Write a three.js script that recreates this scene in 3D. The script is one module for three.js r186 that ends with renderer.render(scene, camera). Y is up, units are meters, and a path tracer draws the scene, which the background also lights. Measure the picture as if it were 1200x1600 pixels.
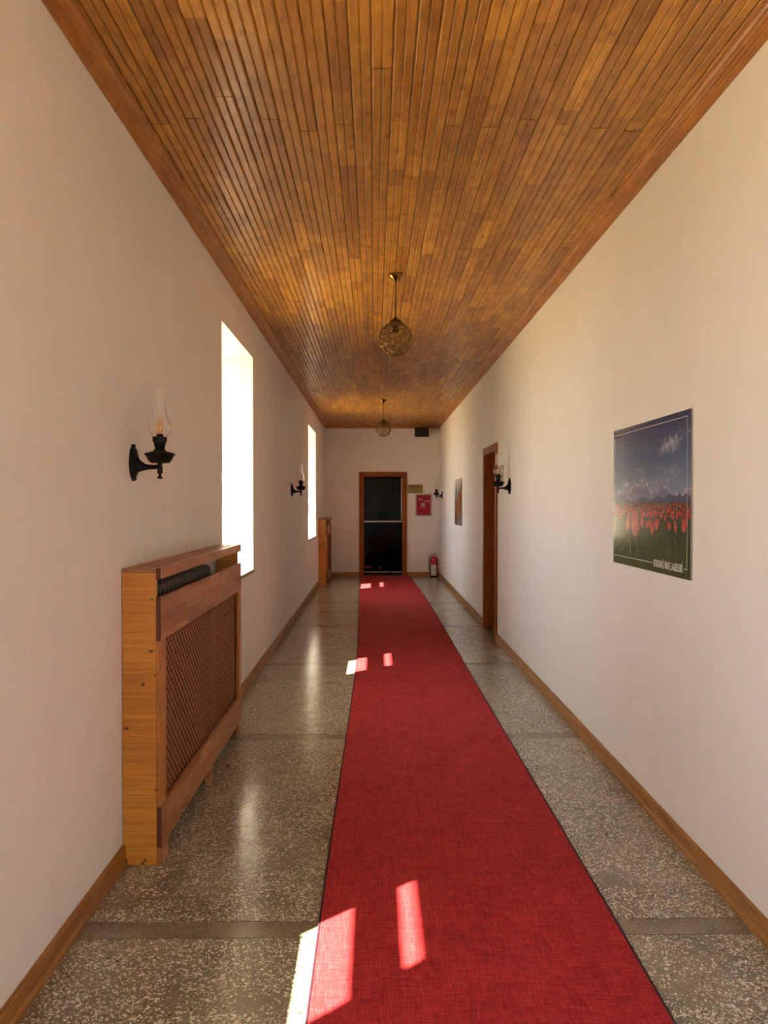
import * as THREE from 'three';
import { RoundedBoxGeometry } from 'three/addons/geometries/RoundedBoxGeometry.js';
import { mergeGeometries } from 'three/addons/utils/BufferGeometryUtils.js';

// ---------------------------------------------------------------- camera, sky, sun, exposure
const scene = new THREE.Scene();
const EYE = 1.55, FOCAL = 1100;                       // focal length in pixels of the 1200 x 1600 frame
const camera = new THREE.PerspectiveCamera(2 * Math.atan(800 / FOCAL) * 180 / Math.PI, 0.75, 0.05, 200);
camera.position.set(0, EYE, 0);
camera.rotation.order = 'YXZ';
camera.rotation.set(-12 / FOCAL, -14 / FOCAL, 0);

const SUN = new THREE.Vector3(-1, 1.2, 0.8);          // direction towards the sun
scene.background = new THREE.Color().setRGB(0.82, 1.0, 1.22);   // bright hazy sky
scene.backgroundIntensity = 1.08;

const sun = new THREE.DirectionalLight(new THREE.Color().setRGB(1.0, 0.87, 0.64), 9);
sun.name = 'sun';
sun.position.copy(SUN).multiplyScalar(15).add(new THREE.Vector3(0, 0, -6));
sun.target.position.set(0, 0, -6);
sun.castShadow = true;
sun.shadow.mapSize.set(4096, 4096);
Object.assign(sun.shadow.camera, { left: -16, right: 16, top: 12, bottom: -12, near: 0.5, far: 60 });
sun.shadow.bias = -0.0004;
scene.add(sun, sun.target);

const renderer = new THREE.WebGLRenderer({ antialias: true });
renderer.shadowMap.enabled = true;
renderer.toneMapping = THREE.LinearToneMapping;
renderer.toneMappingExposure = 8.3;

// ---------------------------------------------------------------- helpers
function rng(seed) {
  let s = seed >>> 0;
  return () => { s = (s + 0x6d2b79f5) >>> 0; let t = Math.imul(s ^ (s >>> 15), 1 | s); t = (t + Math.imul(t ^ (t >>> 7), 61 | t)) ^ t; return ((t ^ (t >>> 14)) >>> 0) / 4294967296; };
}
const rand = rng(7);
const between = (a, b, r = rand) => a + (b - a) * r();
const clamp = (x, a = 0, b = 1) => Math.min(b, Math.max(a, x));
const mix = (a, b, t) => a + (b - a) * t;

// periodic value noise: (x, y) in cells, repeating after (px, py) cells
function noiseField(seed) {
  const r = rng(seed), T = new Float32Array(65536);
  for (let i = 0; i < 65536; i++) T[i] = r();
  return (x, y, px, py) => {
    const ix = Math.floor(x), iy = Math.floor(y), fx = x - ix, fy = y - iy, sx = fx * fx * (3 - 2 * fx), sy = fy * fy * (3 - 2 * fy);
    const x0 = ((ix % px) + px) % px, x1 = (x0 + 1) % px, y0 = ((iy % py) + py) % py, y1 = (y0 + 1) % py;
    const h = (a, b) => T[(a * 251 + b * 7919 + ((a * b) << 3)) & 65535];
    const p = h(x0, y0), q = h(x1, y0), u = h(x0, y1), v = h(x1, y1);
    return p + (q - p) * sx + (u - p + (p - q - u + v) * sx) * sy;
  };
}
function texture(w, h, fn, colour = true) {
  const d = new Uint8Array(w * h * 4), c = [0, 0, 0];
  for (let y = 0, o = 0; y < h; y++) for (let x = 0; x < w; x++, o += 4) {
    fn(x, y, c);
    d[o] = clamp(c[0], 0, 255); d[o + 1] = clamp(c[1], 0, 255); d[o + 2] = clamp(c[2], 0, 255); d[o + 3] = 255;
  }
  return finish(new THREE.DataTexture(d, w, h), colour);
}
function finish(t, colour) {
  t.wrapS = t.wrapT = THREE.RepeatWrapping;
  t.magFilter = THREE.LinearFilter; t.minFilter = THREE.LinearMipmapLinearFilter; t.generateMipmaps = true;
  if (colour) t.colorSpace = THREE.SRGBColorSpace;
  t.needsUpdate = true;
  return t;
}
function canvasTexture(w, h, draw) {
  const c = document.createElement('canvas');
  c.width = w; c.height = h;
  draw(c.getContext('2d'), w, h);
  return finish(new THREE.CanvasTexture(c), true);
}
const sized = (t, u, v) => { t.repeat.set(1 / u, 1 / v); return t; };   // uv in metres: one repeat covers u x v metres

// uv in metres from position: u follows the grain axis where the face holds it
function metreUV(geometry, grain = 'z', du = 0, dv = 0) {
  const g = geometry.index ? geometry.toNonIndexed() : geometry, p = g.attributes.position, n = p.count, uv = new Float32Array(n * 2);
  const A = new THREE.Vector3(), B = new THREE.Vector3(), C = new THREE.Vector3(), G = { x: 0, y: 1, z: 2 }[grain];
  for (let i = 0; i < n; i += 3) {
    A.fromBufferAttribute(p, i); B.fromBufferAttribute(p, i + 1); C.fromBufferAttribute(p, i + 2);
    const N = B.clone().sub(A).cross(C.clone().sub(A)), m = [Math.abs(N.x), Math.abs(N.y), Math.abs(N.z)];
    const a = m[0] >= m[1] && m[0] >= m[2] ? 0 : m[1] >= m[2] ? 1 : 2;
    let [u, v] = [0, 1, 2].filter((k) => k !== a);
    if (v === G) [u, v] = [v, u];
    [A, B, C].forEach((q, k) => { const w = q.toArray(); uv[(i + k) * 2] = w[u] + du; uv[(i + k) * 2 + 1] = w[v] + dv; });
  }
  g.setAttribute('uv', new THREE.BufferAttribute(uv, 2));
  return g;
}
// a box given by its two corners, edges slightly rounded when r > 0
function boxAt(x0, x1, y0, y1, z0, z1, r = 0, grain = 'z', du = 0, dv = 0) {
  const w = Math.abs(x1 - x0), h = Math.abs(y1 - y0), d = Math.abs(z1 - z0);
  const g = r > 0 ? new RoundedBoxGeometry(w, h, d, 1, Math.min(r, w / 2.2, h / 2.2, d / 2.2)) : new THREE.BoxGeometry(w, h, d);
  g.translate((x0 + x1) / 2, (y0 + y1) / 2, (z0 + z1) / 2);
  return metreUV(g, grain, du, dv);
}
function merge(list) { return list.length === 1 ? list[0] : mergeGeometries(list.map((g) => (g.index ? g.toNonIndexed() : g)), false); }
function mesh(name, geometry, material, parent) {
  const m = new THREE.Mesh(Array.isArray(geometry) ? merge(geometry) : geometry, material);
  m.name = name; m.castShadow = m.receiveShadow = true;
  if (parent) parent.add(m);
  return m;
}
const taken = {};
function numbered(name) { const n = taken[name] ?? 0; taken[name] = n + 1; return n ? name + '_' + String(n).padStart(3, '0') : name; }
function top(o, label, category, kind, group) {
  o.userData.label = label; o.userData.category = category;
  if (kind) o.userData.kind = kind;
  if (group) o.userData.group = group;
  scene.add(o);
  return o;
}
function group(name, x, y, z, turn = 0) { const g = new THREE.Group(); g.name = numbered(name); g.position.set(x, y, z); g.rotation.y = turn; return g; }
// loft: elliptical sections along x: [x, centre y, radius y, radius z]
function loftX(stations, around = 20) {
  const pos = [], idx = [];
  stations.forEach(([x, yc, ry, rz]) => { for (let k = 0; k < around; k++) { const a = k / around * Math.PI * 2; pos.push(x, yc + Math.cos(a) * ry, Math.sin(a) * rz); } });
  for (let s = 0; s < stations.length - 1; s++) for (let k = 0; k < around; k++) {
    const a = s * around + k, b = s * around + (k + 1) % around, c = a + around, d = b + around;
    idx.push(a, b, c, b, d, c);
  }
  for (const [s, flip] of [[0, 1], [stations.length - 1, 0]]) {
    const [x, yc] = stations[s], n = pos.length / 3; pos.push(x, yc, 0);
    for (let k = 0; k < around; k++) { const a = s * around + k, b = s * around + (k + 1) % around; flip ? idx.push(n, b, a) : idx.push(n, a, b); }
  }
  const g = new THREE.BufferGeometry();
  g.setAttribute('position', new THREE.Float32BufferAttribute(pos, 3)); g.setIndex(idx); g.computeVertexNormals();
  g.setAttribute('uv', new THREE.BufferAttribute(new Float32Array(pos.length / 3 * 2), 2));
  return g;
}
const lathe = (pts, seg = 28) => new THREE.LatheGeometry(pts.map(([r, y]) => new THREE.Vector2(r, y)), seg);
function tube(pts, r, seg = 24, round = 8) { return new THREE.TubeGeometry(new THREE.CatmullRomCurve3(pts.map((p) => new THREE.Vector3(...p))), seg, r, round); }

// ---------------------------------------------------------------- the corridor's measures (metres); D is the distance down the corridor, z = -D
const XL = -1.085, XR = 1.385, CEIL = 3.25, BACK = 15.2, REAR = -5, THICK = 0.85, GLASS = XL - 0.75;
const WINDOWS = [[0.65, 1.87], [5.015, 6.28], [11.48, 12.9], [-4.4, -3.15]], SILL = 0.977, HEAD = 2.85;
const SIDE_WINDOW = [-4.2, -1.4, 0.5, 2.85];
const COVERS = [[3.02, 4.83], [13.45, 14.85]];
const DOOR2 = [7.935, 8.91], DOOR_TOP = 2.25, DOOR1 = [-0.345, 0.69];

// ---------------------------------------------------------------- textures
const nA = noiseField(11), nB = noiseField(23), nC = noiseField(37);

// ceiling boards: 16 lanes across (each 8.2 cm), 3 m along
const boardTex = (() => {
  const W = 2048, H = 2048, lanes = 16, lw = W / lanes, r = rng(5), L = [];
  for (let k = 0; k < lanes; k++) {
    const tone = between(-0.18, 0.22, r), warm = between(-0.05, 0.05, r), cuts = [];
    let at = between(0, 0.2, r);
    while (at < 1) { cuts.push([at, r() < 0.3 ? between(-0.55, -0.2, r) : between(-0.18, 0.26, r)]); at += between(0.06, 0.26, r); }
    const knots = [];
    for (let q = 0; q < 3; q++) knots.push([between(0.1, 0.9, r), r(), between(0.004, 0.01, r)]);
    L.push({ tone, warm, cuts, knots });
  }
  return texture(W, H, (x, y, c) => {
    const k = Math.floor(x / lw), u = (x % lw) / lw, v = y / H, lane = L[k];
    let block = lane.cuts[lane.cuts.length - 1][1];
    for (const [at, t] of lane.cuts) if (v >= at) block = t;
    const sway = (nA(k * 5 + 1, v * 24, 97, 24) - 0.5) * 0.5;
    const fine = nB(u * 26 + sway * 6 + k * 31, v * 70, 997, 70) - 0.5, streak = nC(u * 9 + sway * 5 + k * 17, v * 12, 997, 12) - 0.5;
    const figure = nA(u * 2.2 + k * 13, v * 60, 997, 60) - 0.5, blot = nB(u * 1.1 + k * 7, v * 14, 997, 14) - 0.5;
    let t = 0.5 + lane.tone * 0.6 + block * 0.72 + fine * 0.24 + streak * 0.3 + figure * 0.32 + blot * 0.3;
    for (const [ku, kv, kr] of lane.knots) { const d = Math.hypot((u - ku) * 0.03, v - kv) / kr; if (d < 1) t -= 0.5 * (1 - d); }
    t = clamp(t, -0.1, 1.15);
    c[0] = mix(146, 218, t) + lane.warm * 30; c[1] = mix(94, 160, t); c[2] = mix(24, 56, t) - lane.warm * 40;
  });
})();

// terrazzo: cream chips in an olive grey binder, 2.4 m square
const terrazzoTex = canvasTexture(2048, 2048, (g, W) => {
  const r = rng(101), img = g.createImageData(W, W), d = img.data;
  for (let y = 0, o = 0; y < W; y++) for (let x = 0; x < W; x++, o += 4) {
    const m = (nA(x / 170.67, y / 170.67, 12, 12) - 0.5) * 26 + (nB(x / 32, y / 32, 64, 64) - 0.5) * 14 + (nC(x / 4, y / 4, 512, 512) - 0.5) * 22;
    d[o] = 134 + m; d[o + 1] = 128 + m; d[o + 2] = 108 + m; d[o + 3] = 255;
  }
  g.putImageData(img, 0, 0);
  const mm = W / 2400;
  for (let i = 0; i < 90000; i++) {
    const x = r() * W, y = r() * W, thin = nA(x / 128, y / 128, 16, 16) * 0.6 + nB(x / 341.3, y / 341.3, 6, 6) * 0.4;
    const keep = clamp((thin - 0.06) * 4), pick = r(), size = (r() < 0.12 ? between(4.5, 7.5, r) : r() < 0.55 ? between(2.4, 4.6, r) : between(1.1, 2.4, r)) * mm;
    const n = 5 + Math.floor(r() * 3), turn = r() * 6.28, flat = between(0.5, 0.95, r), pts = [], s = between(-22, 16, r), dark = r() < 0.05;
    for (let k = 0; k < n; k++) { const a = k / n * 6.283 + between(-0.3, 0.3, r), q = size * between(0.7, 1.1, r), px = Math.cos(a) * q, py = Math.sin(a) * q * flat; pts.push([px * Math.cos(turn) - py * Math.sin(turn), px * Math.sin(turn) + py * Math.cos(turn)]); }
    if (pick > keep) continue;
    g.fillStyle = dark ? `rgb(${84 + s | 0},${76 + s | 0},${62 + s | 0})` : `rgb(${226 + s | 0},${221 + s | 0},${203 + s * 1.2 | 0})`;
    for (const ox of [0, x < 20 ? W : x > W - 20 ? -W : 0]) for (const oy of [0, y < 20 ? W : y > W - 20 ? -W : 0]) {
      g.beginPath(); pts.forEach(([px, py], k) => (k ? g.lineTo(x + ox + px, y + oy + py) : g.moveTo(x + ox + px, y + oy + py))); g.closePath(); g.fill();
    }
  }
  for (let i = 0; i < 260; i++) { g.fillStyle = 'rgba(52,46,36,0.8)'; g.beginPath(); g.ellipse(r() * W, r() * W, between(0.8, 2.2, r), between(0.8, 2, r), 0, 0, 6.3); g.fill(); }
});
const terrazzoBump = texture(1024, 1024, (x, y, c) => {
  const wave = nA(x / 51.2, y / 51.2, 20, 20), mid = nB(x / 14.222, y / 14.222, 72, 72), fine = nC(x / 4, y / 4, 256, 256);
  const pit = nB(x / 5.12, y / 5.12, 200, 200) > 0.93 ? -50 : 0;
  c[0] = c[1] = c[2] = 50 + wave * 80 + mid * 52 + fine * 24 + pit;
}, false);
const stripTex = texture(512, 512, (x, y, c) => {
  const m = (nA(x / 64, y / 64, 8, 8) - 0.5) * 24, s = nB(x / 2.2, y / 2.2, 232, 232), chip = s > 0.72 ? 46 : s < 0.2 ? -14 : 0;
  c[0] = 128 + m + chip; c[1] = 119 + m + chip; c[2] = 99 + m + chip * 0.9;
});

// glued staves of reddish hardwood, 1.6 x 0.4 m, grain along u
const staveTex = (() => {
  const W = 1536, H = 512, r = rng(44), rows = 9, R = [];
  for (let k = 0; k < rows; k++) { const cuts = []; let at = 0; while (at < 1) { cuts.push([at, between(-1, 1, r), between(-1, 1, r)]); at += between(0.12, 0.34, r); } R.push(cuts); }
  return texture(W, H, (x, y, c) => {
    const k = Math.floor(y / H * rows), u = x / W; let s = R[k][0];
    for (const q of R[k]) if (u >= q[0]) s = q;
    const g = (nA(u * 40, y / 4 + k * 9, 40, 128) - 0.5) * 20 + (nB(u * 160, y / 2, 160, 256) - 0.5) * 14 + (nC(u * 12, y / 24, 12, 21) - 0.5) * 16;
    c[0] = 174 + s[1] * 22 + g; c[1] = 116 + s[1] * 19 + s[2] * 6 + g * 0.85; c[2] = 70 + s[1] * 14 + s[2] * 8 + g * 0.6;
  });
})();
// knotty pine, grain along u, 0.6 x 1.28 m
const pineTex = (() => {
  const W = 512, H = 1024, r = rng(71), knots = [];
  for (let k = 0; k < 46; k++) knots.push([r() * W, r() * H, between(5, 11, r), between(3.5, 7, r)]);
  const edges = [0, 0.13, 0.27, 0.39, 0.53, 0.66, 0.8, 0.91], tone = edges.map(() => between(-9, 9, r));
  return texture(W, H, (x, y, c) => {
    let warp = 0, dark = 0;
    for (const [kx, ky, a, b] of knots) {
      const dx = (x - kx) / (a * 4), dy = (y - ky) / (b * 3.2), q = dx * dx + dy * dy;
      if (q < 9) { warp += Math.exp(-q) * 7 * Math.sign(y - ky); const i = Math.hypot((x - kx) / a, (y - ky) / b); if (i < 1.25) dark = Math.max(dark, clamp(1.25 - i) * 1.3); }
    }
    let k = 0; edges.forEach((e, i) => { if (y / H >= e) k = i; });
    const yy = y - warp, ring = (nA(x / 170.67, yy / 5, 3, 205) - 0.5) * 30 + (nB(x / 64, yy / 2, 8, 512) - 0.5) * 12 + (nC(x / 128, yy / 40, 4, 26) - 0.5) * 18;
    const seam = edges.some((e) => Math.abs(y - e * H) < 1.2) ? -16 : 0;
    c[0] = 198 + tone[k] + ring + seam - dark * 100; c[1] = 132 + tone[k] + ring * 0.85 + seam - dark * 70; c[2] = 46 + tone[k] * 0.7 + ring * 0.5 + seam * 0.6 - dark * 26;
  });
})();
// plain brown trim wood, grain along u, 1.2 x 0.3 m
const trimTex = texture(1024, 256, (x, y, c) => {
  const g = (nA(x / 51.2, y / 3, 20, 85) - 0.5) * 40 + (nB(x / 16, y / 1.5, 64, 170) - 0.5) * 22 + (nC(x / 128, y / 16, 8, 16) - 0.5) * 36;
  c[0] = 186 + g; c[1] = 128 + g * 0.85; c[2] = 60 + g * 0.55;
});
// carpet: crossed slub yarns, 0.8 m square
const carpetFn = (x, y) => {
  const h = nA(x / 42.67, y / 2.27, 24, 451) - 0.5, v = nB(x / 2.27, y / 42.67, 451, 24) - 0.5, fine = nC(x / 2, y / 2, 512, 512) - 0.5, cloud = nA(x / 128, y / 128, 8, 8) - 0.5;
  return h * 0.9 + v * 0.9 + fine * 0.5 + cloud * 0.25;
};
const carpetTex = texture(1024, 1024, (x, y, c) => { const t = carpetFn(x, y); c[0] = 170 + t * 54; c[1] = 33 + t * 32; c[2] = 40 + t * 32; });
const carpetBump = texture(1024, 1024, (x, y, c) => { c[0] = c[1] = c[2] = 128 + carpetFn(x, y) * 110; }, false);
const plasterBump = texture(512, 512, (x, y, c) => { c[0] = c[1] = c[2] = 80 + nA(x / 64, y / 64, 8, 8) * 70 + nB(x / 16, y / 16, 32, 32) * 30 + nC(x / 3, y / 3, 170, 170) * 14; }, false);
const plasterTex = texture(512, 512, (x, y, c) => {
  const m = (nA(x / 128, y / 128, 4, 4) - 0.5) * 5 + (nB(x / 21.33, y / 21.33, 24, 24) - 0.5) * 3 + (nC(x / 2, y / 2, 256, 256) - 0.5) * 3;
  c[0] = 238 + m; c[1] = 232 + m; c[2] = 221 + m;
});

sized(boardTex, 16 * 0.0823, 3); sized(terrazzoTex, 2.4, 2.4); sized(terrazzoBump, 2.4, 2.4); sized(stripTex, 0.5, 0.5);
sized(staveTex, 1.6, 0.4); sized(pineTex, 0.6, 1.28); sized(trimTex, 1.2, 0.3); sized(carpetTex, 0.8, 0.8); sized(carpetBump, 0.8, 0.8); sized(plasterBump, 1.6, 1.6); sized(plasterTex, 2.5, 2.5);

// ---------------------------------------------------------------- materials
const std = (o) => new THREE.MeshStandardMaterial(o), phys = (o) => new THREE.MeshPhysicalMaterial(o);
const M = {
  plaster: std({ map: plasterTex, bumpMap: plasterBump, bumpScale: 0.0012, roughness: 0.62 }),
  board: phys({ map: boardTex, roughness: 0.45, clearcoat: 0.25, clearcoatRoughness: 0.2 }),
  backing: std({ color: '#3a2412', roughness: 0.9 }),
  trim: phys({ map: trimTex, color: '#d8d0c4', roughness: 0.45, clearcoat: 0.2, clearcoatRoughness: 0.3 }),
  cornice: phys({ map: trimTex, color: '#e8dab0', roughness: 0.42, clearcoat: 0.3, clearcoatRoughness: 0.25 }),
  doorWood: phys({ map: trimTex, color: '#c1934f', roughness: 0.55, specularIntensity: 0.6 }),
  terrazzo: std({ map: terrazzoTex, bumpMap: terrazzoBump, bumpScale: 0.0022, roughness: 0.17 }),
  strip: std({ map: stripTex, bumpMap: terrazzoBump, bumpScale: 0.0022, roughness: 0.17 }),
  slab: std({ color: '#3c3529', roughness: 0.9 }),
  carpet: std({ map: carpetTex, bumpMap: carpetBump, bumpScale: 0.0012, roughness: 0.95 }),
  binding: std({ color: '#3b1d33', roughness: 0.9 }),
  stave: phys({ map: staveTex, roughness: 0.42, clearcoat: 0.15, clearcoatRoughness: 0.3 }),
  stile: phys({ map: trimTex, color: '#efe3cf', roughness: 0.42, clearcoat: 0.15, clearcoatRoughness: 0.3 }),
  endGrain: std({ color: '#5b2f1c', roughness: 0.6 }),
  pine: phys({ map: pineTex, roughness: 0.42, clearcoat: 0.2, clearcoatRoughness: 0.3 }),
  lattice: std({ color: '#9a6246', roughness: 0.6 }),
  radiator: std({ color: '#4b463e', roughness: 0.45, metalness: 0.35 }),
  black: phys({ color: '#040405', roughness: 0.45, specularIntensity: 0.5 }),
  glass: phys({ color: '#ffffff', transmission: 1, roughness: 0, thickness: 0, ior: 1.5 }),
  chimney: phys({ color: '#ffffff', transmission: 1, roughness: 0, thickness: 0.0016, ior: 1.45 }),
  bulb: phys({ color: '#fff1d8', transmission: 1, roughness: 0, thickness: 0, ior: 1.5 }),
  filament: std({ color: '#c8842c', roughness: 0.5 }),
  brass: std({ color: '#7d6030', metalness: 1, roughness: 0.2 }),
  brassDark: std({ color: '#5d4522', metalness: 0.8, roughness: 0.45 }),
  cord: std({ color: '#4a2f17', roughness: 0.7 }),
  white: std({ color: '#eceae4', roughness: 0.4 }),
  sill: std({ color: '#8f8469', roughness: 0.35 }),
  aluminium: std({ color: '#b4b0a8', metalness: 0.9, roughness: 0.35 }),
  tintedGlass: phys({ color: '#3d3f40', transmission: 1, roughness: 0, thickness: 0, ior: 1.16 }),
  hallWall: std({ color: '#7a5236', roughness: 0.85 }),
  paving: std({ color: '#b3a07c', roughness: 0.95 }),
  outside: std({ color: '#d8cdb8', roughness: 0.95 }),
  edge: std({ color: '#a9a59c', roughness: 0.6 }),
  red: phys({ color: '#b3121b', roughness: 0.3, clearcoat: 0.5, clearcoatRoughness: 0.15 }),
  rubber: std({ color: '#0b0b0c', roughness: 0.8 }),
};

// ---------------------------------------------------------------- the setting
// an upright wall: outline and holes in (along, up), pushed out by depth, then placed by a matrix
function wallGeometry(x0, x1, y1, holes, depth, place) {
  const s = new THREE.Shape([[x0, 0], [x1, 0], [x1, y1], [x0, y1]].map(([a, b]) => new THREE.Vector2(a, b)));
  for (const [a, b, c, d] of holes) s.holes.push(new THREE.Path([[a, c], [a, d], [b, d], [b, c]].map(([p, q]) => new THREE.Vector2(p, q))));
  let g = new THREE.ExtrudeGeometry(s, { depth, bevelEnabled: false });
  g.applyMatrix4(place);
  if (place.determinant() < 0) {
    const p = g.index ? g.toNonIndexed() : g;
    for (const a of Object.values(p.attributes)) for (let i = 0; i < a.count; i += 3) for (let c = 0; c < a.itemSize; c++) {
      const k = (i + 1) * a.itemSize + c, l = (i + 2) * a.itemSize + c, t = a.array[k]; a.array[k] = a.array[l]; a.array[l] = t;
    }
    g = p;
  }
  return metreUV(g, 'z');
}
const toLeft = new THREE.Matrix4().set(0, 0, -1, XL, 0, 1, 0, 0, -1, 0, 0, 0, 0, 0, 0, 1);    // along -> -z, out -> -x
const toRight = new THREE.Matrix4().set(0, 0, 1, XR, 0, 1, 0, 0, -1, 0, 0, 0, 0, 0, 0, 1);
const toBack = new THREE.Matrix4().set(1, 0, 0, 0, 0, 1, 0, 0, 0, 0, -1, -BACK, 0, 0, 0, 1);
const toRear = new THREE.Matrix4().set(1, 0, 0, 0, 0, 1, 0, 0, 0, 0, 1, -REAR, 0, 0, 0, 1);
top(mesh('wall_left', wallGeometry(REAR, BACK, CEIL + 0.15, WINDOWS.map(([a, b]) => [a, b, SILL - 0.03, HEAD]), THICK, toLeft), M.plaster), 'thick cream plastered wall pierced by deep window recesses', 'wall', 'structure');
top(mesh('wall_right', [boxAt(XR + 0.3, XR + 0.36, 0, CEIL, -DOOR2[1] - 0.2, -DOOR2[0] + 0.2), wallGeometry(REAR, BACK, CEIL + 0.15, [SIDE_WINDOW, [DOOR2[0] + 0.07, DOOR2[1] - 0.07, 0, DOOR_TOP - 0.07]], 0.3, toRight)], M.plaster), 'cream plastered wall carrying the two landscape posters', 'wall', 'structure');
top(mesh('wall_back', wallGeometry(XL - THICK, XR + 0.3, CEIL + 0.15, [[DOOR1[0] + 0.08, DOOR1[1] - 0.08, 0, DOOR_TOP - 0.07]], 0.3, toBack), M.plaster), 'cream end wall with the dark glazed door', 'wall', 'structure');
top(mesh('wall_front', wallGeometry(XL - THICK, XR + 0.3, CEIL + 0.15, [], 0.3, toRear), M.plaster), 'cream wall closing the other end of the corridor', 'wall', 'structure');

// floor: slab with terrazzo panels and narrow terrazzo strips laid in it
const floor = top(mesh('floor', boxAt(XL - THICK, XR + 0.3, -0.25, -0.012, -(BACK + 0.3), -(REAR - 0.3)), M.slab), 'olive grey terrazzo floor with cream chips and cross strips', 'floor', 'structure');
{
  const period = 2.13, first = 2.507 - 4 * period, gap = 0.0024, width = 0.1;
  const panelG = (d0, d1, s) => boxAt(XL - 0.06, XR + 0.3, -0.012, 0, -d1 + gap, -d0 - gap, 0, 'z', s * 0.83, s * 1.37);
  for (let k = 0, d = first; d < BACK; k++, d += period) {
    const a = Math.max(d, REAR), b = Math.min(d + width, BACK + 0.2), e = Math.min(d + period, BACK + 0.2);
    if (b > a) mesh('terrazzo_strip', boxAt(XL - 0.06, XR + 0.3, -0.012, -0.0006, -b + gap, -a - gap, 0, 'z', k * 0.21, k * 0.13), M.strip, floor);
    if (e > Math.max(b, REAR)) mesh('terrazzo_panel', panelG(Math.max(b, REAR), e, k), M.terrazzo, floor);
  }
}

// ceiling: backing slab with grooved boards nailed under it, each a piece of its own
const ceiling = top(mesh('ceiling', boxAt(XL - THICK, XR + 0.3, CEIL + 0.014, CEIL + 0.3, -(BACK + 0.3), -(REAR - 0.3)), M.backing), 'varnished orange brown ceiling of narrow grooved boards', 'ceiling', 'structure');
const PITCH = (XR - XL) / 30;
function boardGeometry(length, lane, along, flip) {
  const w = PITCH - 0.0012, h = w / 2, prof = [[-h, 0.012], [-h, 0.008], [-h + 0.0055, 0.0008], [-h + 0.0075, 0], [-0.006, 0], [-0.0045, 0.0008], [0, 0.006], [0.0045, 0.0008], [0.006, 0], [h - 0.0075, 0], [h - 0.0055, 0.0008], [h, 0.008], [h, 0.012]];
  const pos = [], nor = [], uv = [], put = (x, y, z, nx, ny) => { pos.push(x, y, z); nor.push(nx, ny, 0); uv.push((flip ? -x : x) + (lane + 0.5) * 0.0823, along - z); };
  for (let i = 0; i < prof.length - 1; i++) {
    const [a, b] = prof[i], [c, d] = prof[i + 1], l = Math.hypot(c - a, d - b), nx = (d - b) / l, ny = -(c - a) / l;
    for (const [x, y, z] of [[a, b, 0], [c, d, -length], [c, d, 0], [a, b, 0], [a, b, -length], [c, d, -length]]) put(x, y, z, nx, ny);
  }
  for (const [z, s] of [[0, 1], [-length, -1]]) for (let i = 1; i < prof.length - 1; i++) {   // end faces, fanned from the top corner
    const q = [prof[0], prof[i], prof[i + 1]]; if (s < 0) q.reverse();
    for (const [x, y] of q) { pos.push(x, y, z); nor.push(0, 0, s); uv.push(x + (lane + 0.5) * 0.0823, along); }
  }
  const g = new THREE.BufferGeometry();
  g.setAttribute('position', new THREE.Float32BufferAttribute(pos, 3)); g.setAttribute('normal', new THREE.Float32BufferAttribute(nor, 3)); g.setAttribute('uv', new THREE.Float32BufferAttribute(uv, 2));
  return g;
}
{
  const r = rng(303), LEN = 2.96;
  for (let c = 0; c < 30; c++) {
    const x = XL + PITCH * (c + 0.5), start = (c % 2 ? 3.18 : 1.7) + (r() < 0.25 ? between(-0.5, 0.5, r) : between(-0.05, 0.05, r));
    const cuts = [REAR];
    for (let d = start - 3 * LEN; d < BACK - 0.3; d += LEN) { const q = d + (r() < 0.18 ? between(-0.6, 0.6, r) : between(-0.02, 0.02, r)); if (q > REAR + 0.4) cuts.push(q); }
    cuts.push(BACK);
    for (let k = 0; k < cuts.length - 1; k++) {
      const lane = Math.floor(r() * 16), m = mesh('board', boardGeometry(cuts[k + 1] - cuts[k] - 0.006, lane, between(0, 3, r), r() < 0.5), M.board, ceiling);
      m.position.set(x, CEIL + between(-0.0007, 0.0007, r), -cuts[k]);
    }
  }
}

// mouldings swept along a line: profile points (out from the wall, up), closed
function moulding(profile, length, material, name, parent, place) {
  const s = new THREE.Shape(profile.map(([a, b]) => new THREE.Vector2(a, b)));
  const g = metreUV(new THREE.ExtrudeGeometry(s, { depth: length, bevelEnabled: false }), 'z', rand() * 1.2, rand() * 0.3);
  const m = mesh(name, g, material, parent);
  place(m);
  return m;
}
const skirting = [[0, 0], [0.021, 0], [0.022, 0.004], [0.022, 0.02], [0.0185, 0.027], [0.016, 0.033], [0.0155, 0.078], [0.013, 0.085], [0.008, 0.088], [0, 0.088]];
const crown = [[0, 0], [0.012, -0.002], [0.014, 0.006], [0.02, 0.008], [0.023, 0.018], [0.03, 0.02], [0.034, 0.031], [0.042, 0.033], [0.047, 0.043], [0.055, 0.045], [0.062, 0.054], [0.07, 0.056], [0.072, 0.064], [0, 0.064]];
function runs(name, spans, profile, y, material, side, label, category) {     // spans of D for the side walls, of x for the end wall
  const o = group(name, 0, 0, 0);
  for (const [a, b] of spans) {
    const n = Math.max(1, Math.round((b - a) / 2.5));
    for (let k = 0; k < n; k++) {
      const p = mix(a, b, k / n), q = mix(a, b, (k + 1) / n) - (k < n - 1 ? 0.001 : 0);
      moulding(profile, q - p, material, 'length', o, (m) => {
        if (side === 'left') { m.position.set(XL, y, -q); }
        else if (side === 'right') { m.position.set(XR, y, -p); m.rotation.y = Math.PI; }
        else { m.position.set(p, y, -BACK); m.rotation.y = -Math.PI / 2; m.scale.z = -1; }
      });
    }
  }
  return top(o, label, category, 'structure');
}
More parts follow.
